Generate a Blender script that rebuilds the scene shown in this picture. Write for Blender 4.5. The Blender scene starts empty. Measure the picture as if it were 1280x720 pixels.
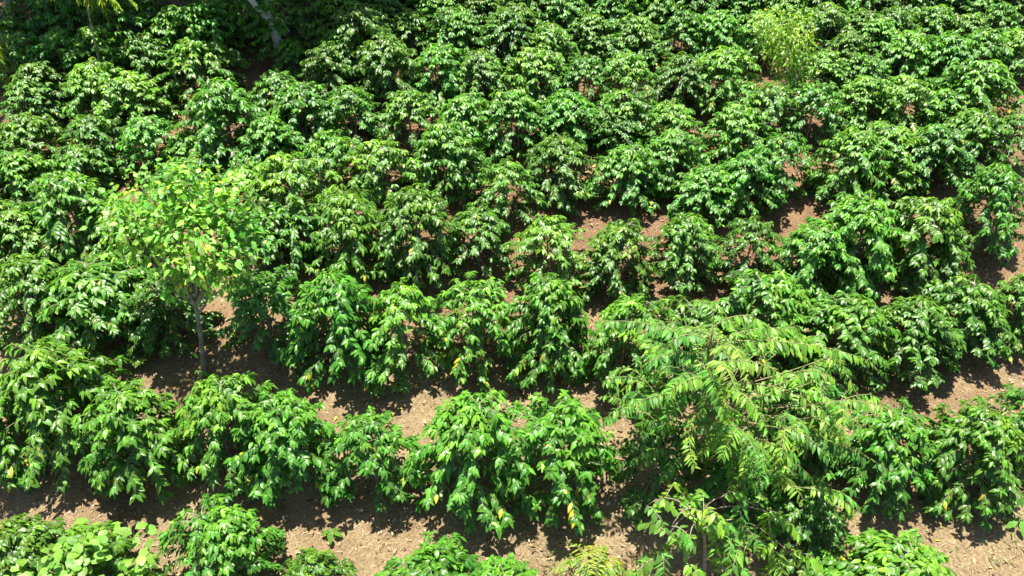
import bpy, math, random
import numpy as np

R = math.radians
rng = np.random.default_rng(7)
random.seed(7)
scene = bpy.context.scene
COL = scene.collection

# ------------------------------------------------------------------ camera geometry
FPX = 950.0                      # focal length in pixels of a 1280 wide picture
PITCH, SLOPE = R(35), R(17)
TAN = math.tan(SLOPE)
CAM = np.array([0.0, 0.0, 11.4 / math.cos(SLOPE)])
FWD = np.array([0, math.cos(PITCH), -math.sin(PITCH)])
UPV = np.array([0, math.sin(PITCH), math.cos(PITCH)])
RGT = np.array([1.0, 0, 0])


def ray(px, py):
    return FWD + (px - 640) / FPX * RGT - (py - 360) / FPX * UPV


# ground relief: a hillside with gentle unevenness
_k = rng.normal(size=(26, 2))
_f = np.concatenate([np.full(8, .35), np.full(8, 1.1), np.full(10, 2.6)])
_a = np.concatenate([np.full(8, .035), np.full(8, .014), np.full(10, .006)])
_p = rng.uniform(0, 6.28, 26)
_k = _k / np.linalg.norm(_k, axis=1)[:, None] * _f[:, None]


def ground_z(x, y):
    x = np.asarray(x, float); y = np.asarray(y, float)
    z = TAN * y
    for k, a, p in zip(_k, _a, _p):
        z = z + a * np.sin(k[0] * x * 2 + k[1] * y * 2 + p)
    return z


def apex_to_ground(px, py, w, hr):
    """where a plant stands whose top is seen at (px,py), w pixels wide and hr times as high as wide"""
    d = ray(px, py)
    lin = d[2] - TAN * d[1]
    s = (CAM[2] - TAN * CAM[1]) / (hr * w / FPX - lin)
    P = CAM + s * d
    W = w * s / FPX
    return P[0], P[1], W


def on_ground(px, py):
    d = ray(px, py)
    s = CAM[2] / -(d[2] - TAN * d[1])
    P = CAM + s * d
    return np.array([P[0], P[1], float(ground_z(P[0], P[1]))]), s / FPX


def at(px, py, Y):
    d = ray(px, py)
    return CAM + d * (Y / d[1])


# ------------------------------------------------------------------ materials
def new_mat(name):
    m = bpy.data.materials.new(name); m.use_nodes = True
    nt = m.node_tree; nt.nodes.clear()
    return m, nt, nt.nodes, nt.links


def leaf_material(name, rough=.36, trans=.3, tcol=(1.5, 1.45, .55), vary=.16, spec=.5):
    m, nt, N, Lk = new_mat(name)
    out = N.new('ShaderNodeOutputMaterial')
    att = N.new('ShaderNodeAttribute'); att.attribute_name = 'leafcol'
    oi = N.new('ShaderNodeObjectInfo')
    mr = N.new('ShaderNodeMapRange')
    mr.inputs['To Min'].default_value = 1 - vary; mr.inputs['To Max'].default_value = 1 + vary
    Lk.new(oi.outputs['Random'], mr.inputs['Value'])
    hsv = N.new('ShaderNodeHueSaturation')
    Lk.new(att.outputs['Color'], hsv.inputs['Color'])
    Lk.new(mr.outputs[0], hsv.inputs['Value'])
    hm = N.new('ShaderNodeMapRange')
    hm.inputs['To Min'].default_value = .49; hm.inputs['To Max'].default_value = .512
    mul = N.new('ShaderNodeMath'); mul.operation = 'FRACT'
    m7 = N.new('ShaderNodeMath'); m7.operation = 'MULTIPLY'; m7.inputs[1].default_value = 7.31
    Lk.new(oi.outputs['Random'], m7.inputs[0]); Lk.new(m7.outputs[0], mul.inputs[0])
    Lk.new(mul.outputs[0], hm.inputs['Value']); Lk.new(hm.outputs[0], hsv.inputs['Hue'])
    # fine mottling of the blade
    tc = N.new('ShaderNodeTexCoord')
    nz = N.new('ShaderNodeTexNoise'); nz.inputs['Scale'].default_value = 34; nz.inputs['Detail'].default_value = 2
    Lk.new(tc.outputs['Object'], nz.inputs['Vector'])
    mv = N.new('ShaderNodeMapRange'); mv.inputs['From Min'].default_value = .3; mv.inputs['From Max'].default_value = .7
    mv.inputs['To Min'].default_value = .8; mv.inputs['To Max'].default_value = 1.2
    Lk.new(nz.outputs['Fac'], mv.inputs['Value'])
    mx = N.new('ShaderNodeMix'); mx.data_type = 'RGBA'; mx.blend_type = 'MULTIPLY'; mx.inputs[0].default_value = 1
    Lk.new(hsv.outputs[0], mx.inputs[6]); Lk.new(mv.outputs[0], mx.inputs[7])
    bs = N.new('ShaderNodeBsdfPrincipled')
    bs.inputs['Roughness'].default_value = rough
    bs.inputs['Specular IOR Level'].default_value = spec
    Lk.new(mx.outputs[2], bs.inputs['Base Color'])
    bp = N.new('ShaderNodeBump'); bp.inputs['Strength'].default_value = .25; bp.inputs['Distance'].default_value = .02
    Lk.new(nz.outputs['Fac'], bp.inputs['Height']); Lk.new(bp.outputs[0], bs.inputs['Normal'])
    tm = N.new('ShaderNodeMix'); tm.data_type = 'RGBA'; tm.blend_type = 'MULTIPLY'; tm.inputs[0].default_value = 1
    tm.inputs[7].default_value = (*tcol, 1)
    Lk.new(mx.outputs[2], tm.inputs[6])
    tr = N.new('ShaderNodeBsdfTranslucent'); Lk.new(tm.outputs[2], tr.inputs['Color'])
    ms = N.new('ShaderNodeMixShader'); ms.inputs[0].default_value = trans
    Lk.new(bs.outputs[0], ms.inputs[1]); Lk.new(tr.outputs[0], ms.inputs[2])
    Lk.new(ms.outputs[0], out.inputs['Surface'])
    return m


def bark_material(name, c1, c2, scale=14):
    m, nt, N, Lk = new_mat(name)
    out = N.new('ShaderNodeOutputMaterial'); bs = N.new('ShaderNodeBsdfPrincipled')
    bs.inputs['Roughness'].default_value = .85
    tc = N.new('ShaderNodeTexCoord'); nz = N.new('ShaderNodeTexNoise')
    nz.inputs['Scale'].default_value = scale; nz.inputs['Detail'].default_value = 5
    Lk.new(tc.outputs['Object'], nz.inputs['Vector'])
    cr = N.new('ShaderNodeValToRGB')
    cr.color_ramp.elements[0].position = .35; cr.color_ramp.elements[0].color = (*c1, 1)
    cr.color_ramp.elements[1].position = .65; cr.color_ramp.elements[1].color = (*c2, 1)
    Lk.new(nz.outputs['Fac'], cr.inputs[0]); Lk.new(cr.outputs[0], bs.inputs['Base Color'])
    bp = N.new('ShaderNodeBump'); bp.inputs['Strength'].default_value = .5; bp.inputs['Distance'].default_value = .02
    Lk.new(nz.outputs['Fac'], bp.inputs['Height']); Lk.new(bp.outputs[0], bs.inputs['Normal'])
    Lk.new(bs.outputs[0], out.inputs['Surface'])
    return m


def soil_material():
    m, nt, N, Lk = new_mat('soil')
    out = N.new('ShaderNodeOutputMaterial'); bs = N.new('ShaderNodeBsdfPrincipled')
    bs.inputs['Roughness'].default_value = .95; bs.inputs['Specular IOR Level'].default_value = .15
    tc = N.new('ShaderNodeTexCoord')

    def noise(sc, det, rough=.6, dist=0):
        n = N.new('ShaderNodeTexNoise'); n.inputs['Scale'].default_value = sc
        n.inputs['Detail'].default_value = det; n.inputs['Roughness'].default_value = rough
        n.inputs['Distortion'].default_value = dist
        Lk.new(tc.outputs['Object'], n.inputs['Vector']); return n

    def ramp(src, stops):
        c = N.new('ShaderNodeValToRGB')
        e = c.color_ramp.elements
        while len(e) < len(stops): e.new(.5)
        for el, (p, col) in zip(e, stops): el.position = p; el.color = (*col, 1)
        Lk.new(src, c.inputs[0]); return c

    def mix(f, a, b, mode='MIX'):
        x = N.new('ShaderNodeMix'); x.data_type = 'RGBA'; x.blend_type = mode
        if isinstance(f, float): x.inputs[0].default_value = f
        else: Lk.new(f, x.inputs[0])
        Lk.new(a, x.inputs[6]); Lk.new(b, x.inputs[7]); return x.outputs[2]

    big = noise(.33, 4, .6, .4); mid = noise(2.2, 6, .65, .3); fin = noise(26, 6, .7); grit = noise(95, 3, .7)
    tan_ = ramp(fin.outputs['Fac'], [(.28, (.125, .089, .048)), (.5, (.235, .175, .097)), (.72, (.36, .285, .172))])
    red = ramp(fin.outputs['Fac'], [(.28, (.090, .052, .028)), (.5, (.18, .108, .060)), (.75, (.28, .178, .105))])
    ma = N.new('ShaderNodeMath'); ma.operation = 'MULTIPLY_ADD'; ma.inputs[1].default_value = .55
    Lk.new(mid.outputs['Fac'], ma.inputs[0]); 
    mb = N.new('ShaderNodeMath'); mb.operation = 'MULTIPLY'; mb.inputs[1].default_value = .55
    Lk.new(big.outputs['Fac'], mb.inputs[0]); Lk.new(mb.outputs[0], ma.inputs[2])
    # the soil is redder up the slope, greyer and strawy lower down
    sx = N.new('ShaderNodeSeparateXYZ'); Lk.new(tc.outputs['Object'], sx.inputs[0])
    yr = N.new('ShaderNodeMapRange'); yr.inputs['From Min'].default_value = 8; yr.inputs['From Max'].default_value = 14
    yr.inputs['To Min'].default_value = -.12; yr.inputs['To Max'].default_value = .16
    Lk.new(sx.outputs['Y'], yr.inputs['Value'])
    ad = N.new('ShaderNodeMath'); ad.operation = 'ADD'
    Lk.new(ma.outputs[0], ad.inputs[0]); Lk.new(yr.outputs[0], ad.inputs[1])
    fr = N.new('ShaderNodeMapRange'); fr.inputs['From Min'].default_value = .44; fr.inputs['From Max'].default_value = .68
    Lk.new(ad.outputs[0], fr.inputs['Value'])
    c = mix(fr.outputs[0], tan_.outputs[0], red.outputs[0])
    damp = noise(.9, 5, .7, .6)
    dr = ramp(damp.outputs['Fac'], [(.36, (.72, .70, .68)), (.52, (1, 1, 1)), (.68, (1.12, 1.12, 1.1))])
    c = mix(.9, c, dr.outputs[0], 'MULTIPLY')
    gr = ramp(grit.outputs['Fac'], [(.3, (.62, .60, .58)), (.7, (1.25, 1.22, 1.18))])
    c = mix(.8, c, gr.outputs[0], 'MULTIPLY')
    Lk.new(c, bs.inputs['Base Color'])
    b1 = N.new('ShaderNodeBump'); b1.inputs['Strength'].default_value = .9; b1.inputs['Distance'].default_value = .05
    Lk.new(fin.outputs['Fac'], b1.inputs['Height'])
    b2 = N.new('ShaderNodeBump'); b2.inputs['Strength'].default_value = .6; b2.inputs['Distance'].default_value = .015
    Lk.new(grit.outputs['Fac'], b2.inputs['Height']); Lk.new(b1.outputs[0], b2.inputs['Normal'])
    Lk.new(b2.outputs[0], bs.inputs['Normal'])
    Lk.new(bs.outputs[0], out.inputs['Surface'])
    return m


M_COFFEE = leaf_material('coffee_leaf', rough=.37, trans=.36, tcol=(1.45, 1.4, .5), vary=.26, spec=.42)
M_PALE = leaf_material('pale_leaf', rough=.45, trans=.42, tcol=(1.35, 1.3, .5), spec=.4)
M_PINNATE = leaf_material('pinnate_leaf', rough=.45, trans=.42, tcol=(1.4, 1.3, .45), spec=.4)
M_DARK = leaf_material('canopy_leaf', rough=.42, trans=.18, spec=.4)
M_TWIG = bark_material('coffee_bark', (.13, .095, .065), (.30, .24, .18))
M_BARK = bark_material('pale_bark', (.28, .26, .22), (.52, .49, .43), 9)
M_GREY = bark_material('grey_bark', (.15, .125, .09), (.32, .28, .21), 12)
M_STRAW = leaf_material('dry_litter', rough=.8, trans=.12, tcol=(1, 1, .9), vary=0, spec=.15)
M_SOIL = soil_material()


# ------------------------------------------------------------------ mesh helpers
def nrm(v):
    return v / np.maximum(np.linalg.norm(v, axis=-1, keepdims=True), 1e-9)


class Geo:
    """collects leaves and tubes, then becomes one mesh object"""

    def __init__(s):
        s.v, s.f, s.c, s.n = [], [], [], 0

    def add(s, v, faces, c):
        s.v.append(v.astype(np.float32)); s.c.append(c.astype(np.float32))
        for f in faces: s.f.append(f + s.n)
        s.n += len(v)

    def leaves(s, P, D, Nn, L, W, droop, fold, col, prof='lance', wave=.12):
        n = len(P)
        if n == 0: return
        P = np.asarray(P, float); D = nrm(np.asarray(D, float)); Nn = np.asarray(Nn, float)
        S = nrm(np.cross(D, Nn)); Nn = np.cross(S, D)
        L = np.broadcast_to(L, n).astype(float); W = np.broadcast_to(W, n).astype(float)
        droop = np.broadcast_to(droop, n).astype(float); fold = np.broadcast_to(fold, n).astype(float)
        ts = [.0, .26, .52, .8, 1.0]
        ws = {'lance': [0, .86, 1, .58, 0], 'ovate': [0, 1.0, .97, .6, 0], 'round': [0, .92, 1.05, .78, 0],
              'strap': [0, 1, 1, .7, 0]}[prof]
        out = []
        dn = np.array([0, 0, -1.0])
        for i, (t, w) in enumerate(zip(ts, ws)):
            c = P + D * (L * t * (1 - .18 * droop * t))[:, None] + dn * (L * droop * t * t)[:, None]
            if w == 0:
                out.append(c)
            else:
                e = S * (W * .5 * w)[:, None]
                up = Nn * (W * .5 * w * fold)[:, None]
                wv1 = Nn * (W * wave * rng.normal(0, 1, n))[:, None]
                wv2 = Nn * (W * wave * rng.normal(0, 1, n))[:, None]
                out += [c - e + up + wv1, c, c + e + up + wv2]
        V = np.stack(out, 1)                       # n,11,3
        base = (np.arange(n) * 11)[:, None]
        tri = np.array([[0, 2, 1], [0, 3, 2], [7, 8, 10], [8, 9, 10]])
        quad = np.array([[1, 2, 5, 4], [2, 3, 6, 5], [4, 5, 8, 7], [5, 6, 9, 8]])
        T = (base[:, :, None] + tri[None]).reshape(-1, 3)
        Q = (base[:, :, None] + quad[None]).reshape(-1, 4)
        C = np.repeat(np.concatenate([np.asarray(col, float), np.ones((n, 1))], 1), 11, 0)
        s.add(V.reshape(-1, 3), [T, Q], C)

    def tube(s, pts, r0, r1, sides=5):
        pts = np.asarray(pts, float); k = len(pts)
        tan = nrm(np.gradient(pts, axis=0))
        ref = np.where(np.abs(tan[:, 2:3]) > .9, np.array([[1., 0, 0]]), np.array([[0, 0, 1.]]))
        a = nrm(np.cross(tan, ref)); b = np.cross(tan, a)
        rr = np.linspace(r0, r1, k) if np.isscalar(r0) else np.asarray(r0)
        ang = np.arange(sides) / sides * 2 * math.pi
        V = pts[:, None] + (a[:, None] * np.cos(ang)[None, :, None] + b[:, None] * np.sin(ang)[None, :, None]) * rr[:, None, None]
        i = np.arange(k - 1)[:, None] * sides; j = np.arange(sides)[None]; j2 = (j + 1) % sides
        Q = np.stack([i + j, i + j2, i + sides + j2, i + sides + j], -1).reshape(-1, 4)
        Vv = np.concatenate([V.reshape(-1, 3), pts[-1:]])
        jj = np.arange(sides)
        T = np.stack([(k - 1) * sides + jj, (k - 1) * sides + (jj + 1) % sides, np.full(sides, k * sides)], -1)
        s.add(Vv, [Q, T], np.ones((len(Vv), 4)))

    def mesh(s, name, mat, smooth=True):
        me = bpy.data.meshes.new(name)
        V = np.concatenate(s.v); C = np.concatenate(s.c)
        tris = [f for f in s.f if f.shape[1] == 3]; quads = [f for f in s.f if f.shape[1] == 4]
        loops, tot = [], []
        for grp, k in ((tris, 3), (quads, 4)):
            if grp:
                g = np.concatenate(grp); loops.append(g.reshape(-1)); tot.append(np.full(len(g), k))
        loops = np.concatenate(loops).astype(np.int32); tot = np.concatenate(tot).astype(np.int32)
        start = np.concatenate([[0], np.cumsum(tot)[:-1]]).astype(np.int32)
        me.vertices.add(len(V)); me.vertices.foreach_set('co', V.reshape(-1))
        me.loops.add(len(loops)); me.loops.foreach_set('vertex_index', loops)
        me.polygons.add(len(tot)); me.polygons.foreach_set('loop_start', start); me.polygons.foreach_set('loop_total', tot)
        me.polygons.foreach_set('use_smooth', np.full(len(tot), smooth))
        me.update(calc_edges=True)
        at_ = me.color_attributes.new('leafcol', 'FLOAT_COLOR', 'POINT')
        at_.data.foreach_set('color', C.reshape(-1).astype(np.float32))
        me.materials.append(mat)
        return me

    def build(s, name, mat, parent=None, smooth=True):
        o = bpy.data.objects.new(name, s.mesh(name, mat, smooth)); COL.objects.link(o)
        if parent: o.parent = parent
        return o


def thing(name, label, cat, loc, rz=0, group=None):
    o = bpy.data.objects.new(name, None); COL.objects.link(o)
    o.empty_display_size = .2
    o.location = loc; o.rotation_euler = (0, 0, rz)
    o['label'] = label; o['category'] = cat
    if group: o['group'] = group
    return o


def jit(col, n, amt=.18):
    c = np.asarray(col, float)
    b = np.exp(rng.normal(0, amt, (n, 1)))
    h = np.exp(rng.normal(0, amt * .35, (n, 3)))
    return np.broadcast_to(c, (n, 3)) * b * h


# ------------------------------------------------------------------ coffee bush variants (1.5 m wide, HR0 times as high)
W0 = 1.5
HR0 = 1.2
MATURE = np.array([.045, .152, .016]); YOUNG = np.array([.145, .300, .025]); YELLOW = np.array([.48, .40, .035])
OLD = np.array([.10, .17, .025])


def coffee_meshes(seed, open_=0.0, yellow=.015, stems=2, flat=0.0, fresh=.5):
    r = np.random.default_rng(seed)
    H = W0 * HR0; Rm = W0 / 2
    wood, fol = Geo(), Geo()
    LP, LD, LN, LL, LC, LDr = [], [], [], [], [], []
    prof_z = np.array([0, .12, .3, .5, .68, .82, .92, 1.0])
    prof_r = np.array([.70, .88, 1.0, 1.0, .90, .70, .46, .20])
    TIPS = []
    az_lob = r.uniform(0, 6.28, 3); amp = r.uniform(.03, .10, 3)
    for st in range(stems):
        a = r.uniform(0, 6.28); lean = r.uniform(.05, .17) if stems > 1 else r.uniform(0, .05)
        hs = H * (1 if st == 0 else r.uniform(.78, .96))
        top = np.array([math.cos(a) * lean * H, math.sin(a) * lean * H, hs * .97])
        base = np.array([math.cos(a) * .04, math.sin(a) * .04, -.05])
        mid = base * .4 + top * .6 * np.array([1.15, 1.15, .85]) + r.normal(0, .015, 3)
        tt = np.linspace(0, 1, 9)[:, None]
        path = (1 - tt) ** 2 * base + 2 * tt * (1 - tt) * mid + tt ** 2 * top
        wood.tube(path, .026, .005, 6)
        nn = int(hs / .066)
        phi = r.uniform(0, 6.28)
        for k in range(nn):
            z = .13 + .87 * (k + .5) / nn
            sp = path[0] + 0
            f = z * 8; i0 = min(int(f), 7); sp = path[i0] * (1 - (f - i0)) + path[i0 + 1] * (f - i0)
            phi += 1.5708 + r.normal(0, .22)
            for sgn in (0, math.pi):
                if r.random() < (.04 + open_ * (1.0 - z) * .85): continue
                ph = phi + sgn + r.normal(0, .2)
                lob = 1 + sum(am * math.sin((q + 1) * ph + l) for q, (am, l) in enumerate(zip(amp, az_lob)))
                rr = np.interp(z, prof_z, prof_r) * Rm * lob * r.uniform(.85, 1.03) * (1 + flat * .2)
                rr = max(rr, .12)
                rise = np.interp(z, [0, .4, .8, 1], [.02, .14, .19, .13]) * r.uniform(.6, 1.4)
                drop = np.interp(z, [0, .4, .8, 1], [.14, .25, .21, .12]) * r.uniform(.6, 1.3) * (rr / Rm + .15)
                h = np.array([math.cos(ph), math.sin(ph), 0])
                ss = np.linspace(0, 1, 6)[:, None]
                bend = np.array([-h[1], h[0], 0]) * r.normal(0, .05)
                bp = sp + h * rr * ss + bend * ss ** 2 + np.array([0, 0, 1]) * (rise * ss - drop * ss ** 2)
                if rr > .16: wood.tube(bp[:6], .0075, .0025, 4)
                TIPS.append((bp[5], h, z, 0))
                if rr > .35 and r.random() < .5: TIPS.append((bp[3] + np.array([-h[1], h[0], 0]) * r.choice([-1, 1]) * r.uniform(.08, .16) + np.array([0, 0, .03]), h, z, 0))
                # leaf pairs along the outer part of the branch
                s0 = np.interp(z, [0, .45, .8, 1], [.55, .42, .12, .0])
                m = max(2, int(rr * (1 - s0) / .042))
                for s_ in s0 + (1 - s0) * np.linspace(0, 1, m) ** .75:
                    q = s_ * 5; i1 = min(int(q), 4); pp = bp[i1] * (1 - (q - i1)) + bp[i1 + 1] * (q - i1)
                    bd = bp[i1 + 1] - bp[i1]; bd = bd / np.linalg.norm(bd)
                    side = np.array([-h[1], h[0], 0])
                    for sg in (-1, 1):
                        if r.random() < .05 + .2 * open_ * (1 - z): continue
                        tip = s_ > .86
                        d = bd * r.uniform(.35, .8) + side * sg * r.uniform(.45, .95) + np.array([0, 0, -1]) * r.uniform(-.1, .62)
                        d = d + h * (.25 if tip else .05) + r.normal(0, .16, 3)
                        L = (.122 if not tip else .105) * r.uniform(.74, 1.16)
                        nz_ = np.array([0, 0, 1.0]) + h * .35 + r.normal(0, .22, 3)
                        young = fresh * (.85 if tip else .22) * np.interp(z, [.2, 1], [.35, 1.0]) * r.uniform(.3, 1.4)
                        col = MATURE * (1 - young) + YOUNG * young
                        if z < .55: col = col * .75 + OLD * .25 * r.uniform(.3, 1.4)
                        if r.random() < yellow * (4.2 if z < .5 else .5):
                            col = YELLOW * r.uniform(.5, 1) if r.random() < .5 else OLD * 2.2
                        LP.append(pp); LD.append(d); LN.append(nz_); LL.append(L); LC.append(col); LDr.append(r.uniform(.2, .65))
    for k in range(46):                     # upright tips over the dome
        ph = k * 2.4 + r.normal(0, .3); q = ((k + .5) / 46) ** .55
        h = np.array([math.cos(ph), math.sin(ph), 0])
        TIPS.append((path[-1] * np.array([.5, .5, 0]) + h * q * .60 * Rm + np.array([0, 0, H * (.985 - .30 * q * q + r.normal(0, .025))]), h, .95, 0))
    # whorls: the leaves of each shoot tip hang round it like an umbrella
    for c, h, z, tight in TIPS:
        nw = r.integers(6, 10); a0 = r.uniform(0, 6.28)
        yy = fresh * np.interp(z, [.2, .8, 1], [.2, .65, 1.35]) * r.uniform(.4, 1.4)
        cb = (MATURE * (1 - min(1, yy)) + YOUNG * min(1, yy)) * math.exp(r.normal(0, .1))
        if z < .5 and r.random() < yellow * 2.5: cb = OLD * 1.8
        for k in range(nw):
            th = a0 + k * 6.283 / nw + r.normal(0, .22)
            d = np.array([math.cos(th), math.sin(th), 0]) * r.uniform(.7, 1) + h * .35 + np.array([0, 0, -1]) * r.uniform(-.05, .55)
            LP.append(c + r.normal(0, .012, 3)); LD.append(d); LN.append(np.array([0, 0, 1.0]) + h * .3 + r.normal(0, .18, 3))
            LL.append(.126 * r.uniform(.66, 1.16)); LC.append(cb); LDr.append(r.uniform(.3, .75))
    LP = np.array(LP); n = len(LP)
    LC = np.array(LC) * np.exp(r.normal(0, .24, (n, 1))) * np.exp(r.normal(0, .05, (n, 3)))
    LL = np.array(LL)
    fol.leaves(LP, LD, LN, LL, LL * r.uniform(.33, .48, n), np.array(LDr), r.uniform(.12, .55, n), LC, 'lance', .09)
    return fol.mesh('foliage', M_COFFEE), wood.mesh('stem', M_TWIG)


VAR = [  # (seed, open, yellow, stems, flat, fresh), words true of the variant
    ((11, .15, .012, 2, 0, .55), 'full'), ((12, .25, .02, 2, 0, .5), 'leafy'), ((13, .10, .008, 1, 0, .7), 'dome topped'),
    ((14, .45, .05, 2, .2, .45), 'gappy'), ((15, .3, .03, 3, .2, .5), 'spreading'), ((16, .2, .015, 2, 0, .75), 'bright topped'),
    ((17, .12, .01, 1, -.1, .5), 'compact'), ((18, .6, .06, 2, .1, .45), 'leggy'), ((19, .2, .02, 3, .1, .6), 'bushy'),
    ((20, .3, .10, 2, 0, .5), 'yellow flecked'), ((21, .15, .01, 2, 0, .62), 'glossy'), ((22, .22, .02, 1, .1, .45), 'rounded')]
MESH = [coffee_meshes(*v[0]) for v in VAR]

ORD = ('first second third fourth fifth sixth seventh eighth ninth tenth eleventh twelfth thirteenth fourteenth fifteenth sixteenth '
       'seventeenth eighteenth nineteenth twentieth twenty-first twenty-second twenty-third twenty-fourth twenty-fifth').split()
protos = {}
PLACED = []


def coffee(px, py, w, hr, vi, label, group, rz=None):
    # seen from above, the far rim of a near crown shows higher than its apex
    x, y, W = apex_to_ground(px, py + w * .31 * min(1.1, max(0.0, (py - 430) / 260)), w, hr)
    z = float(ground_z(x, y))
    rz = random.uniform(0, 6.28) if rz is None else rz
    k = W / W0 * (1.06 if py > 320 else 1.08)
    sc = (k * random.uniform(.95, 1.05), k * random.uniform(.95, 1.05), W * hr / (W0 * HR0) * random.uniform(.93, 1.05))
    if vi not in protos:
        t = thing('coffee_bush', label, 'coffee bush', (x, y, z), rz, group)
        for nm, me in zip(('foliage', 'stem'), MESH[vi]):
            o = bpy.data.objects.new(nm, me); COL.objects.link(o); o.parent = t
        protos[vi] = t
    else:
        src = protos[vi]
        t = src.copy(); COL.objects.link(t)
        t.location = (x, y, z); t.rotation_euler = (0, 0, rz); t['label'] = label; t['group'] = group
        for ch in src.children:
            c = ch.copy(); COL.objects.link(c); c.parent = t
    t.scale = sc
    t.rotation_euler[0] = random.gauss(0, .03); t.rotation_euler[1] = random.gauss(0, .03)
    PLACED.append((x, y, W))
    return t


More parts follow.
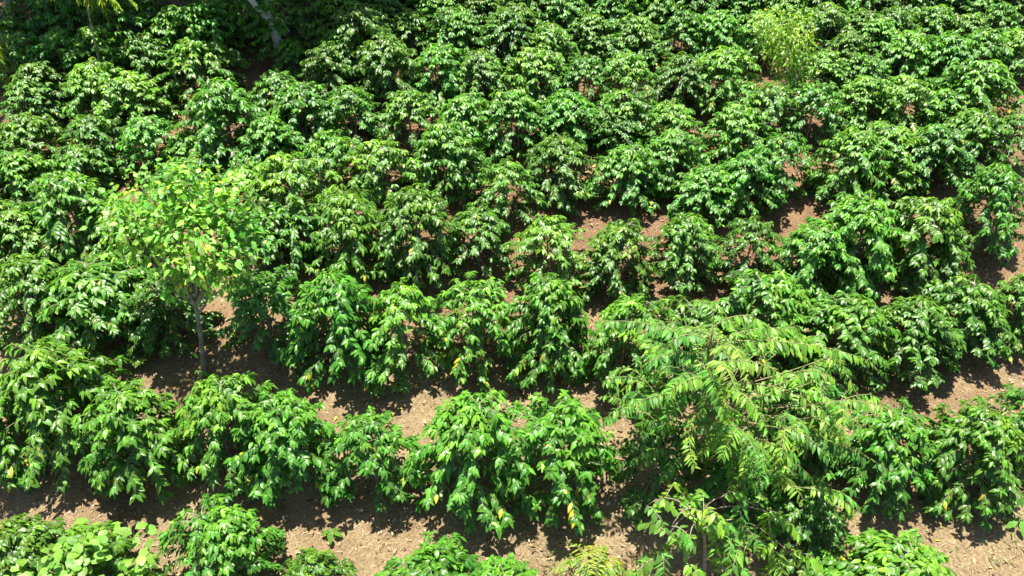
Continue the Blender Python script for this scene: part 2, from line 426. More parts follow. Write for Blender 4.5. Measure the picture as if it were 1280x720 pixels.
# every bush: top of the crown (x, y) and width in the picture (1280 wide), height / width, variant
ROWS = [
 ('first', [  # nearest the camera
  (2, 628, 115, 1.1, 10, 'coffee bush cut off by the left edge, below the bare soil corner'),
  (92, 640, 125, 1.0, 0, 'coffee bush directly behind the round-leaved pale green plant'),
  (264, 626, 135, 1.0, 5, 'coffee bush just right of the round-leaved pale green plant'),
  (386, 668, 96, 1.0, 2, 'small coffee bush top on bare soil, between two larger nearest bushes'),
  (528, 654, 152, 1.0, 10, 'broad coffee bush top at the bottom edge, below the widest second-row bush'),
  (632, 678, 110, .9, 11, 'low coffee bush top left of the yellow fern'),
  (1050, 690, 90, .7, 5, 'low bright coffee bush top on the bottom edge, right of the small pinnate tree'),
  (1155, 662, 146, .95, 10, 'glossy coffee bush alone on bare soil at the bottom right corner')]),
 ('second', [
  (-42, 470, 125, 1.1, 1, 'coffee bush mostly cut off by the left edge, beside the tall corner bush'),
  (48, 440, 150, 1.15, 8, 'tall coffee bush at the left edge, behind the strip of bare soil'),
  (148, 472, 136, 1.1, 1, 'leafy coffee bush whose top touches the bare soil left of the slim trunk'),
  (268, 478, 128, 1.1, 0, 'coffee bush just in front of the slim trunk of the pale tree'),
  (352, 492, 122, 1.1, 10, 'coffee bush right of the one before the slim pale trunk'),
  (462, 511, 122, 1.05, 6, 'compact coffee bush with bare soil behind it and two seedlings above'),
  (582, 500, 142, 1.15, 0, 'largest open-sided coffee bush, centre of the second row from the bottom'),
  (710, 488, 146, 1.1, 7, 'leggy coffee bush with bare branches showing, left of the pinnate tree'),
  (826, 520, 120, 1.1, 11, 'dark coffee bush in the shade just left of the pinnate tree trunk'),
  (925, 548, 112, 1.0, 11, 'dark coffee bush in the shade just right of the pinnate tree trunk'),
  (1018, 478, 122, 1.1, 5, 'coffee bush under the right hand sprays of the pinnate tree'),
  (1008, 592, 105, .9, 3, 'low shaded coffee bush on soil in front of the pinnate tree'),
  (1133, 508, 120, 1.1, 1, 'coffee bush with bare soil behind, second from the right edge'),
  (1312, 488, 110, 1.1, 2, 'coffee bush almost wholly cut off by the right edge, beside the soil patches'),
  (1250, 512, 122, 1.15, 8, 'coffee bush at the right edge between two bare soil patches')]),
 ('third', [
  (14, 328, 105, 1.05, 10, 'coffee bush at the left edge, middle height, above the tall corner bush'),
  (108, 330, 135, .9, 4, 'spreading coffee bush left of the shaded ground below the pale tree'),
  (196, 350, 110, .85, 3, 'gappy coffee bush in shade, left of the slim pale trunk'),
  (318, 345, 108, .95, 11, 'coffee bush half shaded, right of the slim pale trunk'),
  (402, 342, 128, 1.15, 1, 'tall leafy coffee bush left of the bright dome topped bush'),
  (497, 359, 114, 1.15, 2, 'bright dome topped coffee bush above the two seedlings'),
  (604, 352, 116, 1.1, 7, 'coffee bush with open lower branches, right of the bright dome topped bush'),
  (690, 359, 110, 1.2, 8, 'bushy coffee bush left of the highest pinnate spray'),
  (786, 374, 115, 1.1, 5, 'coffee bush under the left tip of the highest pinnate spray'),
  (884, 376, 115, 1.0, 0, 'coffee bush rising just behind the crown of the pinnate tree'),
  (974, 343, 125, 1.0, 5, 'bright coffee bush right behind the pinnate tree'),
  (1074, 368, 112, .98, 10, 'coffee bush above the right tip of the upper pinnate spray'),
  (1158, 376, 112, .88, 1, 'leafy coffee bush behind the right hand bare soil, left one of a pair'),
  (1232, 347, 108, .98, 0, 'full coffee bush behind the right hand bare soil, right one of a pair'),
  (1288, 335, 80, 1.2, 8, 'coffee bush cut off by the right edge, above the bare soil')]),
 ('fourth', [
  (-34, 240, 90, 1.0, 0, None), (14, 262, 90, .9, 1, None), (86, 226, 108, 1.05, 8, None), (150, 262, 90, .9, 11, None), (346, 262, 95, 1.05, 3, None),
  (428, 247, 104, 1.1, 0, None), (514, 237, 108, 1.15, 10, None), (598, 261, 88, .9, 6, None), (686, 277, 100, .85, 2, None),
  (768, 274, 98, 1.05, 5, None), (864, 270, 92, 1.0, 1, None), (942, 281, 88, 1.0, 6, None), (1026, 275, 94, 1.0, 8, None),
  (1094, 252, 108, 1.1, 10, None), (1166, 243, 110, 1.0, 0, None), (1198, 290, 75, 1.0, 11, None), (1256, 209, 92, 1.25, 1, None)]),
 ('fifth', [
  (-22, 170, 84, 1.0, 5, None), (24, 190, 84, .95, 8, None), (100, 192, 70, .9, 11, None), (232, 205, 80, .8, 3, None), (300, 215, 85, 1.0, 9, None), (354, 196, 108, 1.0, 5, None), (406, 161, 86, .95, 2, None),
  (476, 172, 90, .9, 5, None), (556, 159, 94, 1.0, 8, None), (634, 197, 82, 1.05, 2, None), (706, 177, 88, .95, 10, None),
  (784, 182, 84, .95, 0, None), (844, 172, 84, .9, 1, None), (888, 206, 78, .9, 4, None), (936, 186, 82, .95, 3, None),
  (986, 174, 88, .9, 6, None), (1066, 171, 88, 1.05, 10, None), (1126, 158, 92, .95, 8, None), (1170, 160, 82, .9, 9, None),
  (1220, 143, 86, .95, 0, None), (1272, 148, 78, .95, 11, None)]),
 ('sixth', [
  (32, 145, 80, .9, 10, None), (104, 147, 82, .9, 0, None), (172, 149, 76, .95, 7, None), (228, 158, 66, .9, 9, None),
  (266, 93, 108, 1.05, 8, None), (328, 143, 80, .95, 1, None), (368, 94, 88, .95, 0, None), (436, 97, 84, .95, 5, None),
  (510, 110, 84, .9, 2, None), (580, 117, 76, .9, 1, None), (646, 115, 82, .95, 0, None), (716, 115, 80, .9, 4, None), (776, 111, 84, .85, 5, None),
  (782, 140, 70, .85, 3, None), (848, 130, 78, .95, 10, None), (924, 136, 82, .95, 8, None), (936, 100, 62, .85, 7, None), (972, 112, 78, .9, 11, None), (1026, 106, 80, .95, 6, None),
  (1090, 96, 76, .95, 1, None)]),
 ('seventh', [
  (44, 73, 74, .95, 1, None), (106, 72, 82, .95, 0, None), (162, 87, 80, .9, 5, None), (238, 45, 90, .95, 2, None),
  (336, 84, 74, .9, 8, None), (408, 51, 70, .95, 3, None), (486, 45, 84, .95, 10, None), (546, 54, 76, .9, 0, None), (600, 58, 76, .9, 1, None),
  (666, 62, 80, .95, 8, None), (730, 74, 72, .85, 11, None), (790, 67, 80, .9, 6, None), (850, 69, 72, .9, 10, None), (906, 62, 80, .9, 0, None),
  (1034, 62, 72, .9, 11, None), (1082, 70, 64, .85, 3, None), (1138, 94, 76, .9, 5, None), (1182, 114, 66, .85, 9, None), (1244, 75, 92, .95, 8, None)]),
 ('eighth', [
  (360, 42, 56, .8, 2, None), (512, 10, 64, .9, 0, None), (572, 14, 70, .95, 5, None), (626, 18, 70, .9, 10, None), (686, 30, 70, .9, 1, None),
  (768, 44, 60, .75, 3, None), (746, 17, 70, .9, 8, None), (800, 17, 70, .95, 0, None), (856, 10, 72, .95, 6, None), (906, 12, 72, .9, 10, None), (818, 52, 56, .8, 11, None),
  (948, 14, 68, .9, 5, None), (1066, 38, 72, .9, 1, None), (1104, 24, 62, .95, 8, None), (1142, 38, 74, .9, 0, None), (1188, 37, 72, .9, 10, None),
  (1240, 39, 74, .9, 6, None), (1282, 30, 70, .9, 0, None)]),
 ('ninth', [
  (462, -12, 66, .95, 11, None), (540, -14, 64, .9, 5, None), (602, -10, 66, .9, 8, None), (652, 2, 66, .9, 10, None), (712, -8, 64, .9, 0, None), (770, -8, 64, .9, 1, None),
  (826, -16, 64, .9, 2, None), (882, -16, 62, .9, 6, None), (932, -14, 62, .9, 8, None), (988, -16, 64, .9, 0, None), (1040, 2, 66, .9, 5, None),
  (1078, 6, 64, .9, 10, None), (1122, 4, 64, .9, 1, None), (1176, 3, 66, .9, 8, None), (1222, 8, 66, .9, 0, None), (1260, 0, 70, .9, 6, None)]),
]
_far = []
for _y, _n in ((-34, 24), (-58, 24)):
    for _i in range(_n):
        _far.append((430 + _i * 880 / _n + random.uniform(-7, 7) + (12 if _y < -40 else 0), _y + random.uniform(-4, 4), random.uniform(62, 70), .95, (0, 1, 5, 8, 10, 6)[(_i * 5 + _n) % 6]))
LOOK = {i: v[1] for i, v in enumerate(VAR)}
for rname, items in ROWS:
    order = sorted(items, key=lambda t: t[0])
    for (px, py, w, hr, vi, lab) in items:
        if lab is None:
            o = ORD[order.index((px, py, w, hr, vi, lab))]
            lab = f'{LOOK[vi]} coffee bush, {o} from the left in the {rname} row from the bottom'
        coffee(px, py, w, hr, vi, lab, 'coffee bushes in rows on the hillside')

for (px, py, w, hr, vi) in _far:
    coffee(px, py, w, hr, vi, 'coffee bush in the farthest rows, crown cut off by the top edge', 'farthest coffee bushes at the top edge')

# coffee in the deep shade of the big trees, top left
SH = [(20, 96, 70), (66, 38, 80), (118, 30, 84), (176, 40, 80), (212, 4, 84), (268, 52, 64), (272, -6, 70), (420, 34, 70), (438, 8, 80),
      (20, 40, 80), (470, 14, 60), (150, -10, 84), (64, -12, 84), (346, -18, 84), (250, 2, 80), (420, -20, 84), (30, -30, 84), (-20, 10, 84), (110, -34, 84), (200, -38, 84), (290, -36, 84), (384, -44, 84)]
for i, (px, py, w) in enumerate(sorted(SH)):
    coffee(px, py, w, .98, (3, 11, 6, 1)[i % 4], f'dark coffee bush in deep shade under the big trees, {ORD[i]} from the left',
           'shaded coffee bushes under the big trees')


# ------------------------------------------------------------------ other plants
def bez(a, c, b, n=9):
    t = np.linspace(0, 1, n)[:, None]
    return (1 - t) ** 2 * a + 2 * t * (1 - t) * c + t ** 2 * b


def spray(fol, wood, path, L, W, step, col, r0=.010, hang=.8, start=.12, prof='lance', amt=.2, droop=.3):
    """a branch or frond with leaflets hanging in two ranks"""
    path = np.asarray(path, float)
    seg = np.linalg.norm(np.diff(path, axis=0), axis=1); cum = np.concatenate([[0], np.cumsum(seg)]); tot = cum[-1]
    wood.tube(path, r0, r0 * .3, 5)
    s = np.arange(tot * start, tot, step)
    P = np.stack([np.interp(s, cum, path[:, k]) for k in range(3)], 1)
    B = nrm(np.stack([np.interp(np.minimum(s + .02, tot), cum, path[:, k]) - np.interp(s - .02, cum, path[:, k]) for k in range(3)], 1))
    side = nrm(np.cross(B, np.array([0, 0, 1.0])) + 1e-6)
    env = np.interp(s / tot, [0, .3, .75, 1], [.7, 1, .95, .6])
    for sg in (-1, 1):
        n = len(s)
        D = B * rng.uniform(.25, .5, (n, 1)) + side * sg * rng.uniform(.5, .85, (n, 1)) + np.array([0, 0, -1.0]) * rng.uniform(hang * .3, hang * 1.5, (n, 1)) + rng.normal(0, .17, (n, 3))
        Nn = np.array([0, 0, 1.0]) + side * sg * .5 + rng.normal(0, .15, (n, 3))
        keep = rng.random(n) > .12
        l = L * env * rng.uniform(.85, 1.12, n)
        wv = W * env * rng.uniform(.85, 1.15, n)
        c = jit(col, n, amt)
        fol.leaves(P[keep], D[keep], Nn[keep], l[keep], wv[keep], droop, rng.uniform(.05, .3, n)[keep], c[keep], prof, .05)


def blob_leaves(fol, c, rad, n, L, W, col, prof='ovate', amt=.25, down=.35, shell=.35, droop=.25):
    """leaves through the volume of one clump, most of them near its outside"""
    u = nrm(rng.normal(size=(n, 3)))
    rr = 1 - shell * rng.random(n) ** 1.2
    P = c + u * rr[:, None] * np.asarray(rad)
    D = u + rng.normal(0, .55, (n, 3)) + np.array([0, 0, -down])
    Nn = np.array([0, 0, 1.0]) + u * .5 + rng.normal(0, .35, (n, 3))
    l = L * rng.uniform(.65, 1.2, n)
    fol.leaves(P, D, Nn, l, l * W * rng.uniform(.85, 1.15, n), droop * rng.uniform(.3, 1.5, n), rng.uniform(0, .35, n), jit(col, n, amt), prof, .06)


# --- pale green tree with a slim trunk, left
b, m = on_ground(254, 466)
Y = b[1]
t = thing('pale_tree', 'slim grey trunked tree with loose yellow green rounded leaves among the left bushes', 'tree', b)
T, F = Geo(), Geo()
loc = lambda px, py, dy=0: at(px, py, Y + dy) - b
fork = loc(243, 372)
T.tube(bez(np.array([0, 0, -.1]), loc(253, 425), fork, 7), .047, .034, 8)
clumps = [(165, 268, -.1, 34), (188, 240, .3, 36), (215, 232, 0, 36), (252, 238, .4, 36), (200, 290, -.5, 40), (240, 275, -.4, 42), (275, 262, .1, 38),
          (240, 320, -.7, 36), (270, 318, -.4, 36), (222, 335, -.3, 26), (288, 300, 0, 34), (180, 305, .1, 26), (262, 345, -.5, 24), (232, 258, .2, 34),
          (302, 275, .3, 26), (155, 290, .2, 18), (290, 335, -.2, 18), (232, 212, .1, 16), (196, 216, .2, 14), (280, 232, .2, 16), (205, 360, -.3, 16), (295, 350, 0, 16), (318, 290, .2, 20), (148, 262, .2, 16)]
for i, (cx, cy, dy, rp) in enumerate(clumps):
    c = loc(cx, cy, dy); r_ = rp * m
    mid = (fork + c) / 2 + rng.normal(0, .08, 3) + np.array([0, 0, -.1])
    T.tube(bez(fork * (.9 + .1 * (i % 2)), mid, c, 7), .03, .006, 5)
    colr = [(.12, .285, .035), (.17, .35, .04), (.10, .25, .035), (.21, .38, .045)][i % 4]
    blob_leaves(F, c, (r_ * rng.uniform(1.0, 1.6), r_ * 1.2, r_ * rng.uniform(.8, 1.1)), int(150 * (rp / 34) ** 2) + 14, .12, .56, colr, 'ovate', .38, shell=.85)
# leaves turned yellow and orange
blob_leaves(F, loc(225, 330), (.7, .5, .6), 8, .15, .55, (.55, .36, .03), 'ovate', .2)
T.tube(bez(fork * .8, loc(262, 385), loc(262, 350), 6), .03, .015, 6)
T.build('trunk', M_GREY, t); F.build('crown', M_PALE, t)

# pale mottled leafy sapling just right of it
b2, m2 = on_ground(322, 345)
t = thing('pale_sapling', 'pale silvery green sapling at the right edge of the pale tree crown', 'sapling', b2)
T, F = Geo(), Geo()
l2 = lambda px, py, dy=0: at(px, py, b2[1] + dy) - b2
for cx, cy, rp in [(312, 268, 22), (328, 285, 24), (308, 300, 22), (335, 310, 18), (318, 250, 16)]:
    c = l2(cx, cy); T.tube(bez(np.array([0, 0, -.05]), c * .5 + np.array([.03, 0, 0]), c, 6), .022, .006, 5)
    blob_leaves(F, c, np.array([1, 1, .9]) * rp * m2, 46, .12, .5, (.14, .23, .06), 'ovate', .3, shell=.7)
T.build('stem', M_TWIG, t); F.build('foliage', M_PALE, t)

# --- the pinnate tree, right of centre
b, m = on_ground(905, 618)
Y = b[1]
t = thing('pinnate_tree', 'yellow green tree with long arching sprays of paired leaflets, right of centre', 'tree', b)
T, F = Geo(), Geo()
loc = lambda px, py, dy=0: at(px, py, Y + dy) - b
hub = loc(884, 468); topp = loc(890, 436)
T.tube(bez(np.array([0, 0, -.1]), loc(888, 540), hub, 8), .07, .05, 8)
T.tube(bez(hub, loc(890, 430), topp, 6), .05, .015, 7)
PIN = [(.10, .285, .035), (.145, .34, .035), (.075, .24, .035), (.185, .36, .045)]
sprays = [  # start, bow, end pixels; depth offset of end; leaflet length
 ((876, 440), (840, 395), (745, 402), -.2, .23), ((884, 428), (1010, 418), (1088, 452), -.2, .25), ((900, 530), (1030, 530), (1114, 590), -.9, .27),
 ((890, 480), (990, 470), (1032, 520), -.6, .25), ((890, 500), (830, 478), (782, 512), -.9, .25), ((905, 520), (930, 500), (985, 488), -.4, .24),
 ((895, 510), (925, 540), (945, 600), -1.3, .24), ((885, 500), (850, 525), (868, 585), -1.2, .22), ((890, 420), (900, 372), (870, 378), .2, .22),
 ((890, 410), (930, 378), (962, 410), 0, .22), ((888, 445), (830, 430), (800, 462), -.5, .24), ((890, 455), (950, 440), (985, 476), -.6, .24),
 ((886, 470), (840, 455), (838, 500), -.9, .23), ((895, 490), (930, 470), (960, 540), -1.0, .24), ((885, 425), (850, 405), (832, 440), -.3, .22),
 ((890, 440), (920, 410), (935, 470), -.8, .24), ((888, 470), (880, 440), (905, 520), -1.1, .24), ((890, 430), (960, 395), (1000, 420), .4, .22),
 ((888, 480), (840, 500), (800, 548), -.7, .22), ((900, 510), (990, 520), (1050, 548), -.5, .24), ((888, 420), (840, 400), (800, 420), .6, .22),
 ((890, 540), (920, 560), (918, 620), -1.0, .22), ((890, 540), (860, 560), (826, 600), -.8, .2), ((892, 460), (900, 430), (925, 500), -1.4, .24)]
for i, (p0, p1, p2, dy, L) in enumerate(sprays):
    a_ = loc(*p0); e_ = loc(*p2, dy)
    c_ = loc(*p1, dy * .5)             # the bow is taken at a depth half way out
    T.tube(bez(np.array([hub[0], hub[1] * .5, min(a_[2], topp[2]) - .35]), (a_ + hub) / 2, a_, 6), .014, .008, 5)
    spray(F, T, bez(a_, c_, e_, 14), L * .66, .046, .042, PIN[i % 4], .008, hang=.42, amt=.3)
# limbs with short sprays fill the crown
for i in range(58):
    a = i * 2.4; zz = rng.uniform(.38, 1.0)
    rr = rng.uniform(.4, 1.4) * (1.15 - zz * .4)
    e_ = np.array([math.cos(a) * rr * 1.25, math.sin(a) * rr, topp[2] * zz * .93 + .1])
    st = np.array([hub[0], 0, max(.4, e_[2] - .55)])
    T.tube(bez(st, (st + e_) / 2 + np.array([0, 0, -.12]), e_, 7), .011, .004, 5)
    for k in range(3):
        b_ = a + rng.normal(0, .8); ln = rng.uniform(.35, .75)
        h = np.array([math.cos(b_), math.sin(b_), 0])
        spray(F, T, bez(e_, e_ + h * ln * .55 + np.array([0, 0, .22]), e_ + h * ln + np.array([0, 0, rng.uniform(-.18, .12)]), 8), rng.uniform(.11, .155), .040, .042, PIN[(i + k) % 4], .005, hang=.45, amt=.3)
T.build('trunk', bark_material('tan_bark', (.15, .13, .05), (.27, .24, .10)), t); F.build('crown', M_PINNATE, t)

# younger one in front
b, m = on_ground(880, 726)
t = thing('pinnate_sapling', 'low leafy pinnate sapling at the bottom edge in front of the large pinnate tree', 'sapling', b)
T, F = Geo(), Geo()
loc = lambda px, py, dy=0: at(px, py, b[1] + dy) - b
top_ = loc(878, 640)
T.tube(bez(np.array([0, 0, -.1]), loc(884, 690), top_, 7), .035, .015, 6)
for i, (p1, p2, dy) in enumerate([((850, 600), (808, 632), .1), ((860, 610), (835, 668), -.3), ((900, 600), (958, 640), .2), ((920, 620), (985, 690), -.2), ((880, 600), (880, 660), -.5),
                                  ((850, 630), (820, 700), -.3), ((905, 630), (930, 690), -.5), ((930, 640), (1000, 720), 0), ((860, 650), (856, 716), -.6), ((900, 660), (905, 722), -.7), ((850, 655), (815, 735), -.2), ((940, 620), (975, 652), .4), ((845, 620), (838, 628), .3)]):
    a_ = top_ * (.7 + .3 * (i % 3) / 2)
    e_ = loc(*p2, dy); c_ = loc(*p1, dy * .5)
    T.tube(bez(a_, c_, e_, 8), .010, .004, 5)
    for k, f in enumerate((.45, .7, .9, 1.0)):
        p_ = bez(a_, c_, e_, 11)[int(f * 10)]
        b_ = rng.uniform(0, 6.28); ln = rng.uniform(.25, .5); h = np.array([math.cos(b_), math.sin(b_), 0])
        spray(F, T, bez(p_, p_ + h * ln * .5 + np.array([0, 0, .15]), p_ + h * ln + np.array([0, 0, -.12]), 7), rng.uniform(.13, .19), .062, .06,
              [(.13, .28, .035), (.20, .36, .03), (.15, .32, .03), (.09, .23, .035)][(i + k) % 4], .006, hang=.4, prof='ovate', amt=.25)
T.build('trunk', M_TWIG, t); F.build('crown', M_PINNATE, t)

# --- yellow ferny plant
b, m = on_ground(742, 735)
t = thing('fern', 'yellow green fern with feathery fronds on bare soil at the bottom edge', 'fern', b)
T, F = Geo(), Geo()
for i in range(17):
    a = i * 2.4 + .3; ln = rng.uniform(.45, .8)
    h = np.array([math.cos(a), math.sin(a), 0])
    e = h * ln * .9 + np.array([0, 0, rng.uniform(.15, .45)]); c = h * ln * .4 + np.array([0, 0, rng.uniform(.6, .85)])
    spray(F, T, bez(np.zeros(3), c, e, 10), .13, .026, .034, [(.24, .34, .03), (.17, .30, .03), (.32, .36, .04)][i % 3], .006, hang=.35, start=.2, prof='strap')
T.build('stem', M_TWIG, t); F.build('fronds', M_PINNATE, t)

# --- round-leaved plant, bottom left
b, m = on_ground(130, 768)
t = thing('round_leaved_plant', 'pale green plant with large rounded leaves at the bottom left', 'plant', b)
T, F = Geo(), Geo()
P_, D_ = [], []
for i in range(80):
    a = rng.uniform(0, 6.28); rr = rng.uniform(.05, .85)
    tip = np.array([math.cos(a) * rr * 1.15, math.sin(a) * rr, rng.uniform(.9, 1.55) * (1.12 - rr * .4)])
    T.tube(bez(np.array([0, 0, -.05]), np.array([tip[0] * .3, tip[1] * .3, tip[2] * .7]), tip, 6), .010, .004, 5)
    for k in range(4):
        P_.append(tip + rng.normal(0, .06, 3)); D_.append([math.cos(a + k * 1.7), math.sin(a + k * 1.7), rng.uniform(-.35, .2)])
n = len(P_); l = rng.uniform(.11, .20, n)
F.leaves(P_, D_, np.array([0, 0, 1.]) + rng.normal(0, .25, (n, 3)), l, l * .70, .25, .2, jit((.13, .29, .035), n, .25), 'round', .05)
T.build('stem', M_TWIG, t); F.build('foliage', M_PALE, t)


# --- light yellow-green tree, upper right, and two smaller ones
def light_tree(px, py, clumps, label, name='feathery_tree', per=210, L=.11, cols=((.21, .37, .045), (.15, .31, .04), (.29, .42, .05))):
    b, m = on_ground(px, py)
    t = thing(name, label, 'tree', b)
    T, F = Geo(), Geo()
    for i, (cx, cy, dy, rp) in enumerate(clumps):
        c = at(cx, cy, b[1] + dy) - b
        T.tube(bez(np.array([0, 0, -.1]), c * np.array([.35, .35, .6]), c, 7), .035, .006, 6)
        blob_leaves(F, c, np.array([1.45, 1.45, 1.1]) * rp * m, int(per * (rp / 16) ** 2) + 10, L, .34, cols[i % len(cols)], 'lance', .3, down=.6, shell=.7)
    T.build('trunk', M_BARK, t); F.build('crown', M_PINNATE, t)


light_tree(990, 128, [(975, 28, 0, 20), (960, 45, .1, 14), (990, 40, -.2, 18), (985, 62, -.3, 18), (1003, 78, -.3, 14), (972, 62, .1, 16), (1006, 55, 0, 12), (995, 98, -.4, 16), (982, 84, -.2, 12), (978, 103, -.4, 10), (1000, 18, .1, 12)],
           'loose yellow green young tree standing among the upper right bushes')
light_tree(1024, 30, [(1022, 4, 0, 9), (1018, -8, 0, 9), (1030, 14, 0, 7)], 'thin yellow green sapling at the top edge, behind the young upper right tree', 'feathery_sapling', 60)
light_tree(708, 36, [(704, 6, 0, 12), (716, 14, 0, 9), (698, 18, 0, 8), (712, -6, 0, 10)], 'yellowish sapling at the top edge near the middle', 'feathery_sapling', 60,
           cols=((.12, .22, .03), (.16, .25, .03)))
light_tree(765, 190, [(752, 150, 0, 16), (768, 142, 0, 14), (782, 150, 0, 14), (760, 164, -.1, 15)], 'fine leaved pale sapling crowded between upper middle bushes', 'feathery_sapling', 60,
           cols=((.08, .17, .03), (.10, .21, .03), (.06, .14, .03)))


# --- big shade trees, top left: trunks in view, crowns above the frame
def shade_tree(px, py, trunk_px, crown_r, crown_h, label, off=(0, 0), r0=.16, nleaf=9000):
    b, m = on_ground(px, py)
    t = thing('shade_tree', label, 'tree', b)
    T, F = Geo(), Geo()
    Y = b[1]
    forks = [at(x_, y_, Y) - b for x_, y_ in trunk_px]
    T.tube(bez(np.array([0, 0, -.2]), forks[0] * .5 + np.array([.03, 0, 0]), forks[0], 7), r0, r0 * .72, 10)
    for f in forks[1:]:
        d = f - forks[0]
        e = f + nrm(d) * 2.2 + np.array([0, 0, .7])
        T.tube(bez(forks[0] - nrm(d) * .1, f, e, 9), r0 * .62, r0 * .3, 8)
        for k in range(5):
            q = e + np.array([rng.uniform(-1, 1) * crown_r * .7, rng.uniform(-1, 1) * crown_r * .7, rng.uniform(.2, 1.4)])
            T.tube(bez(e, (e + q) / 2 + np.array([0, 0, .2]), q, 6), r0 * .28, .015, 6)
    cc = np.array([off[0], off[1], crown_h + .15])
    for k in range(26):
        u = nrm(rng.normal(size=3)); u[2] = abs(u[2]) * .6 - .12
        c = cc + u * np.array([crown_r, crown_r, crown_r * .5]) * rng.uniform(.45, .95)
        rr = crown_r * rng.uniform(.26, .4)
        blob_leaves(F, c, (rr, rr, rr * .7), nleaf // 26, .24, .42, (.035, .095, .02) if k % 3 else (.05, .13, .02), 'lance', .25, shell=.8)
    T.build('trunk', M_BARK, t); F.build('crown', M_DARK, t)
    return t, b


shade_tree(352, 72, [(340, 30), (307, -4), (332, -12)], 2.5, 4.7, 'big pale trunked forked tree at the top edge, shading the bushes around it', (.3, .9), .15)
shade_tree(24, 44, [(20, 26), (4, 0), (18, -6)], 2.9, 4.8, 'thin forked tree at the top left corner above dark shade', (.8, .2), .08)
shade_tree(188, 22, [(188, 6), (176, -22), (200, -24)], 2.5, 4.8, 'dark shade tree at the top edge, between the forked trunks', (.1, .7), .1)
shade_tree(462, -14, [(462, -30), (450, -60), (470, -62)], 2.2, 4.4, 'shade tree just above the top edge, right end of the dark corner', (-.4, -.3), .1)

shade_tree(92, 14, [(92, -6), (84, -40), (104, -42)], 2.6, 4.5, 'shade tree at the top left edge behind the hanging bright spray', (.1, -.4), .1)
shade_tree(408, 20, [(408, 0), (402, -30), (418, -34)], 2.4, 4.5, 'dark shade tree at the top edge, right of the big pale trunk', (0, -.4), .1)

# sunlit sprays hanging into the picture, each from its own slender tree
b, m = on_ground(134, 124)
t = thing('pinnate_tree', 'bright yellow green spray of leaflets hanging in at the top left edge', 'tree', b)
T, F = Geo(), Geo()
Yn = b[1]
q = lambda px, py, dy=0: at(px, py, Yn + dy) - b
T.tube(bez(np.array([0, 0, -.1]), np.array([.15, 0, 1.9]), q(96, -60), 8), .022, .015, 7)
for i, (p1, p2, dy) in enumerate([((100, -26), (112, 8), -.2), ((110, -30), (128, 4), -.1), ((90, -28), (98, 2), 0), ((140, -30), (172, 8), .3), ((125, -20), (150, 12), .6), ((70, -30), (64, -4), .2), ((120, -10), (150, 46), 1.3), ((110, 0), (128, 40), 1.5)]):
    spray(F, T, bez(q(96, -60), q(*p1, dy * .5), q(*p2, dy), 10), .2, .075, .06, [(.26, .36, .03), (.20, .33, .03), (.12, .25, .03)][(i // 3) % 3], .01, hang=.7)
T.build('trunk', M_TWIG, t); F.build('crown', M_PINNATE, t)

b, m = on_ground(-14, 118)
t = thing('pinnate_tree', 'light yellow green young tree cut off by the left edge near the top', 'tree', b)
T, F = Geo(), Geo()
q = lambda px, py, dy=0: at(px, py, b[1] + dy) - b
T.tube(bez(np.array([0, 0, -.1]), q(-12, 90), q(-10, 50), 8), .045, .02, 7)
for i, (p1, p2, dy) in enumerate([((2, 36), (24, 66), -.2), ((0, 44), (18, 84), -.4), ((-4, 40), (8, 102), -.6), ((4, 30), (20, 56), .2), ((-30, 36), (-46, 80), -.2), ((-24, 30), (-30, 100), -.5), ((-6, 40), (0, 76), -.7)]):
    spray(F, T, bez(q(-10, 50), q(*p1, dy * .5), q(*p2, dy), 10), .17, .07, .06, [(.24, .34, .03), (.18, .31, .03)][i % 2], .009, hang=.7)
T.build('trunk', M_TWIG, t); F.build('crown', M_PINNATE, t)


# --- seedlings on the bare soil
def seedling(px, py, n, L, label, h=.26):
    b, m = on_ground(px, py)
    t = thing('seedling', label, 'seedling', b, 0, 'seedlings on bare soil')
    T, F = Geo(), Geo()
    T.tube(np.array([[0, 0, -.03], [.01, 0, h * .5], [0, .01, h]]), .008, .004, 5)
    a = np.arange(n) * 2.4
    D = np.stack([np.cos(a), np.sin(a), rng.uniform(-.6, -.1, n)], 1)
    P = np.stack([np.cos(a) * .02, np.sin(a) * .02, np.full(n, h) - rng.uniform(0, .08, n)], 1)
    F.leaves(P, D, np.array([0, 0, 1.]) + rng.normal(0, .1, (n, 3)), L * rng.uniform(.8, 1.1, n), L * .5, .35, .2, jit((.10, .24, .03), n, .15), 'ovate', .05)
    T.build('stem', M_TWIG, t); F.build('foliage', M_COFFEE, t)


seedling(472, 497, 8, .17, 'left one of two green seedlings on the bare soil in the middle')
seedling(498, 495, 8, .17, 'right one of two green seedlings on the bare soil in the middle')
seedling(1264, 668, 5, .20, 'single broad leaved seedling on bare soil at the right edge', .2)
seedling(414, 668, 5, .17, 'small sprig on the bare soil between the second-row bushes', .22)
seedling(255, 474, 6, .14, 'leafy sprout at the foot of the slim pale trunk', .2)

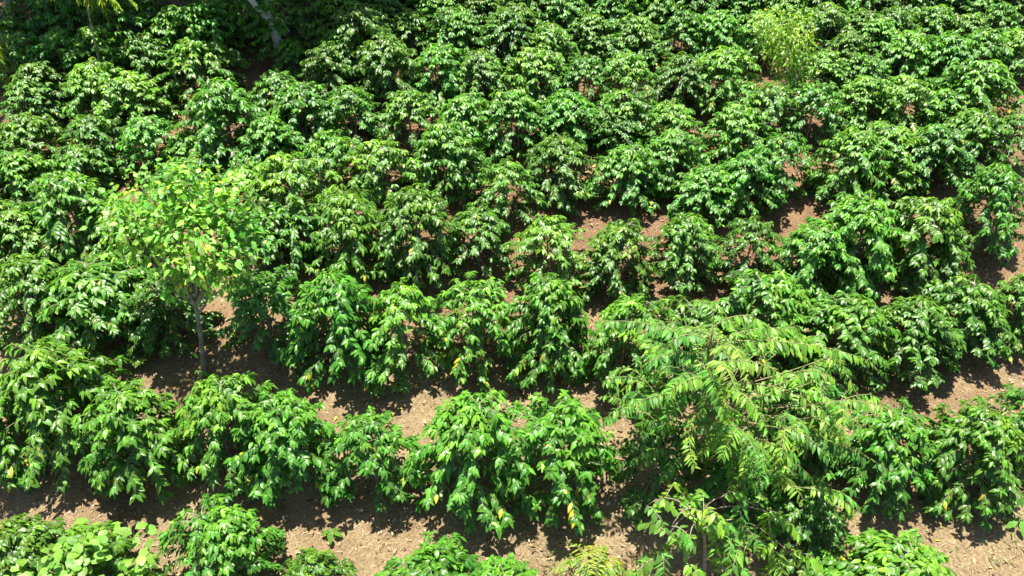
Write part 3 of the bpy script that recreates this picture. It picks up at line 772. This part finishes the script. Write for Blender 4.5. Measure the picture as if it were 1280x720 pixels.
# ------------------------------------------------------------------ the ground
dense_x = np.arange(-17, 17.01, .11); dense_y = np.arange(4.5, 27, .11)
ext = np.array([1.5, 4, 9, 20, 45, 100, 220])
gx = np.concatenate([dense_x[0] - ext[::-1], dense_x, dense_x[-1] + ext])
gy = np.concatenate([dense_y[0] - ext[::-1], dense_y, dense_y[-1] + ext])
X, Yg = np.meshgrid(gx, gy, indexing='ij')
Z = ground_z(X, Yg)
inner = (np.abs(X) < 16.9) & (Yg > 4.6) & (Yg < 26.9)
nz = np.zeros_like(X)
for k in range(40):
    th = rng.uniform(0, 6.28); fr = rng.uniform(4, 16)
    nz += np.sin((math.cos(th) * X + math.sin(th) * Yg) * fr + rng.uniform(0, 6.28)) / fr
Z = Z + np.where(inner, nz * .012 + rng.normal(0, .006, X.shape), 0)
V = np.stack([X, Yg, Z], -1).reshape(-1, 3)
ny = len(gy)
ii, jj = np.meshgrid(np.arange(len(gx) - 1), np.arange(ny - 1), indexing='ij')
q0 = (ii * ny + jj).reshape(-1)
G = Geo(); G.add(V, [np.stack([q0, q0 + ny, q0 + ny + 1, q0 + 1], -1)], np.ones((len(V), 4)))
g = G.build('ground', M_SOIL); g['kind'] = 'structure'; g['label'] = 'reddish brown sloping soil with dry litter'


# ------------------------------------------------------------------ litter on the ground
def scatter(n, near=True):
    px = rng.uniform(-60, 1340, n * 2); py = rng.uniform(20, 760, n * 2)
    d = FWD[None] + ((px - 640) / FPX)[:, None] * RGT - ((py - 360) / FPX)[:, None] * UPV
    s = CAM[2] / -(d[:, 2] - TAN * d[:, 1])
    P = CAM + s[:, None] * d
    P = P[:n]
    P[:, 2] = ground_z(P[:, 0], P[:, 1]) + .012
    return P


n = 6500
P = scatter(n); a = rng.uniform(0, 6.28, n)
G = Geo()
pal = np.array([(.24, .155, .085), (.32, .225, .13), (.16, .095, .05), (.27, .165, .085), (.38, .29, .18)])
c = pal[rng.integers(0, 5, n)] * np.exp(rng.normal(0, .2, (n, 1)))
G.leaves(P, np.stack([np.cos(a), np.sin(a), rng.uniform(-.1, .45, n)], 1), np.array([0, 0, 1.]) + rng.normal(0, .35, (n, 3)),
         rng.uniform(.03, .085, n), rng.uniform(.012, .034, n), .25, rng.uniform(-.2, .6, n), c, 'lance', .1)
# drifts of old leaves under the bushes
pb = np.array(PLACED); near = pb[pb[:, 1] < 19]
n = 9000; src = near[rng.integers(0, len(near), n)]
P = np.stack([src[:, 0] + rng.normal(0, .42, n) * src[:, 2], src[:, 1] + rng.normal(0, .36, n) * src[:, 2], np.zeros(n)], 1)
P[:, 2] = ground_z(P[:, 0], P[:, 1]) + .015; a = rng.uniform(0, 6.28, n)
c = pal[rng.integers(0, 5, n)] * np.exp(rng.normal(-.2, .25, (n, 1)))
G.leaves(P, np.stack([np.cos(a), np.sin(a), rng.uniform(-.1, .4, n)], 1), np.array([0, 0, 1.]) + rng.normal(0, .35, (n, 3)),
         rng.uniform(.07, .13, n), rng.uniform(.025, .05, n), .25, rng.uniform(-.2, .6, n), c, 'lance', .12)
# a few fresher yellow leaves
n = 110
P = scatter(n); a = rng.uniform(0, 6.28, n)
G.leaves(P, np.stack([np.cos(a), np.sin(a), rng.uniform(0, .3, n)], 1), np.array([0, 0, 1.]) + rng.normal(0, .25, (n, 3)),
         rng.uniform(.08, .14, n), rng.uniform(.035, .055, n), .2, .2, jit((.5, .40, .05), n, .25), 'lance', .06)
o = G.build('leaf_litter', M_STRAW); o['kind'] = 'stuff'; o['label'] = 'dry brown fallen leaves on the soil'
n = 20000
P = scatter(n); a = rng.uniform(0, 6.28, n)
G = Geo()
pal = np.array([(.36, .28, .17), (.30, .22, .13), (.44, .36, .23), (.22, .15, .08)])
c = pal[rng.integers(0, 4, n)] * np.exp(rng.normal(0, .2, (n, 1)))
G.leaves(P, np.stack([np.cos(a), np.sin(a), rng.uniform(-.05, .35, n)], 1), np.array([0, 0, 1.]) + rng.normal(0, .2, (n, 3)),
         rng.uniform(.04, .15, n), rng.uniform(.003, .008, n), .2, .1, c, 'strap', .1)
o = G.build('straw', M_STRAW); o['kind'] = 'stuff'; o['label'] = 'dry straw and twigs strewn over the soil'

# soil clods
n = 5200
P = scatter(n)
ico = np.array([[0, 0, 1], [.9, 0, .1], [.2, .85, 0], [-.8, .5, .05], [-.7, -.6, 0], [.3, -.9, .1], [0, 0, -.6]])
itr = np.array([[0, 1, 2], [0, 2, 3], [0, 3, 4], [0, 4, 5], [0, 5, 1], [6, 2, 1], [6, 3, 2], [6, 4, 3], [6, 5, 4], [6, 1, 5]])
sz = np.exp(rng.normal(math.log(.016), .55, n))
VV = P[:, None] + ico[None] * sz[:, None, None] * rng.uniform(.6, 1.3, (n, 7, 3))
G = Geo(); G.add(VV.reshape(-1, 3), [((np.arange(n) * 7)[:, None, None] + itr).reshape(-1, 3)], np.ones((n * 7, 4)))
o = G.build('soil_clods', M_SOIL, smooth=False); o['kind'] = 'stuff'; o['label'] = 'crumbs and clods of loose soil'

# low weeds and thin grass in patches
G = Geo()
patches = [(1150, 148, 1.0, 260), (1190, 150, .6, 120), (1235, 335, 1.0, 200), (640, 640, .5, 40), (700, 712, .7, 220), (560, 425, .5, 90), (1230, 675, .9, 130), (1110, 520, .8, 120),
           (575, 100, .5, 60), (250, 472, .6, 70), (1190, 640, .6, 70), (1060, 330, .6, 60), (520, 480, .5, 60), (1245, 300, .5, 60), (90, 375, .6, 90), (800, 230, .5, 50), (700, 265, .5, 40)]
for px, py, rad, n in patches:
    b, m = on_ground(px, py)
    xy = b[:2] + rng.normal(0, rad * .45, (n, 2))
    P = np.stack([xy[:, 0], xy[:, 1], ground_z(xy[:, 0], xy[:, 1])], 1)
    a = rng.uniform(0, 6.28, n)
    D = np.stack([np.cos(a) * .6, np.sin(a) * .6, rng.uniform(.3, 1.1, n)], 1)
    c = np.where(rng.random((n, 1)) < .55, jit((.13, .20, .05), n), jit((.33, .30, .16), n))
    G.leaves(P, D, rng.normal(0, 1, (n, 3)), rng.uniform(.08, .24, n), rng.uniform(.008, .02, n), .4, .1, c, 'strap', .1)
o = G.build('weeds', M_PALE); o['kind'] = 'stuff'; o['label'] = 'thin grass and weeds in patches on the soil'

# ------------------------------------------------------------------ light, sky, camera
SUN_EL, SUN_AZ = R(85), R(-35)            # behind the hill and a little to the left
to_sun = np.array([math.cos(SUN_EL) * math.sin(SUN_AZ), math.cos(SUN_EL) * math.cos(SUN_AZ), math.sin(SUN_EL)])
sl = bpy.data.lights.new('sun', 'SUN'); sl.energy = 4.8; sl.angle = R(.55); sl.color = (1, .96, .88)
so = bpy.data.objects.new('sun', sl); COL.objects.link(so)
so.location = (0, 0, 40)
import mathutils
so.rotation_euler = mathutils.Vector(to_sun).to_track_quat('Z', 'Y').to_euler()
w = bpy.data.worlds.new('World'); scene.world = w; w.use_nodes = True
nt = w.node_tree; bg = nt.nodes['Background']
sky = nt.nodes.new('ShaderNodeTexSky'); sky.sky_type = 'NISHITA'; sky.sun_disc = False
sky.sun_elevation = SUN_EL; sky.sun_rotation = SUN_AZ % (2 * math.pi)
nt.links.new(sky.outputs[0], bg.inputs['Color']); bg.inputs['Strength'].default_value = .065

cam = bpy.data.cameras.new('camera'); co = bpy.data.objects.new('camera', cam); COL.objects.link(co)
cam.sensor_width = 36; cam.lens = FPX / 1280 * 36; cam.clip_end = 2000
co.location = CAM; co.rotation_euler = (R(90) - PITCH, 0, 0)
scene.camera = co
vs = scene.view_settings
vs.view_transform = 'Standard'; vs.look = 'None'; vs.gamma = 1; vs.exposure = 1.75
scene.cycles.max_bounces = 6; scene.cycles.transmission_bounces = 4; scene.cycles.diffuse_bounces = 3; scene.cycles.glossy_bounces = 2
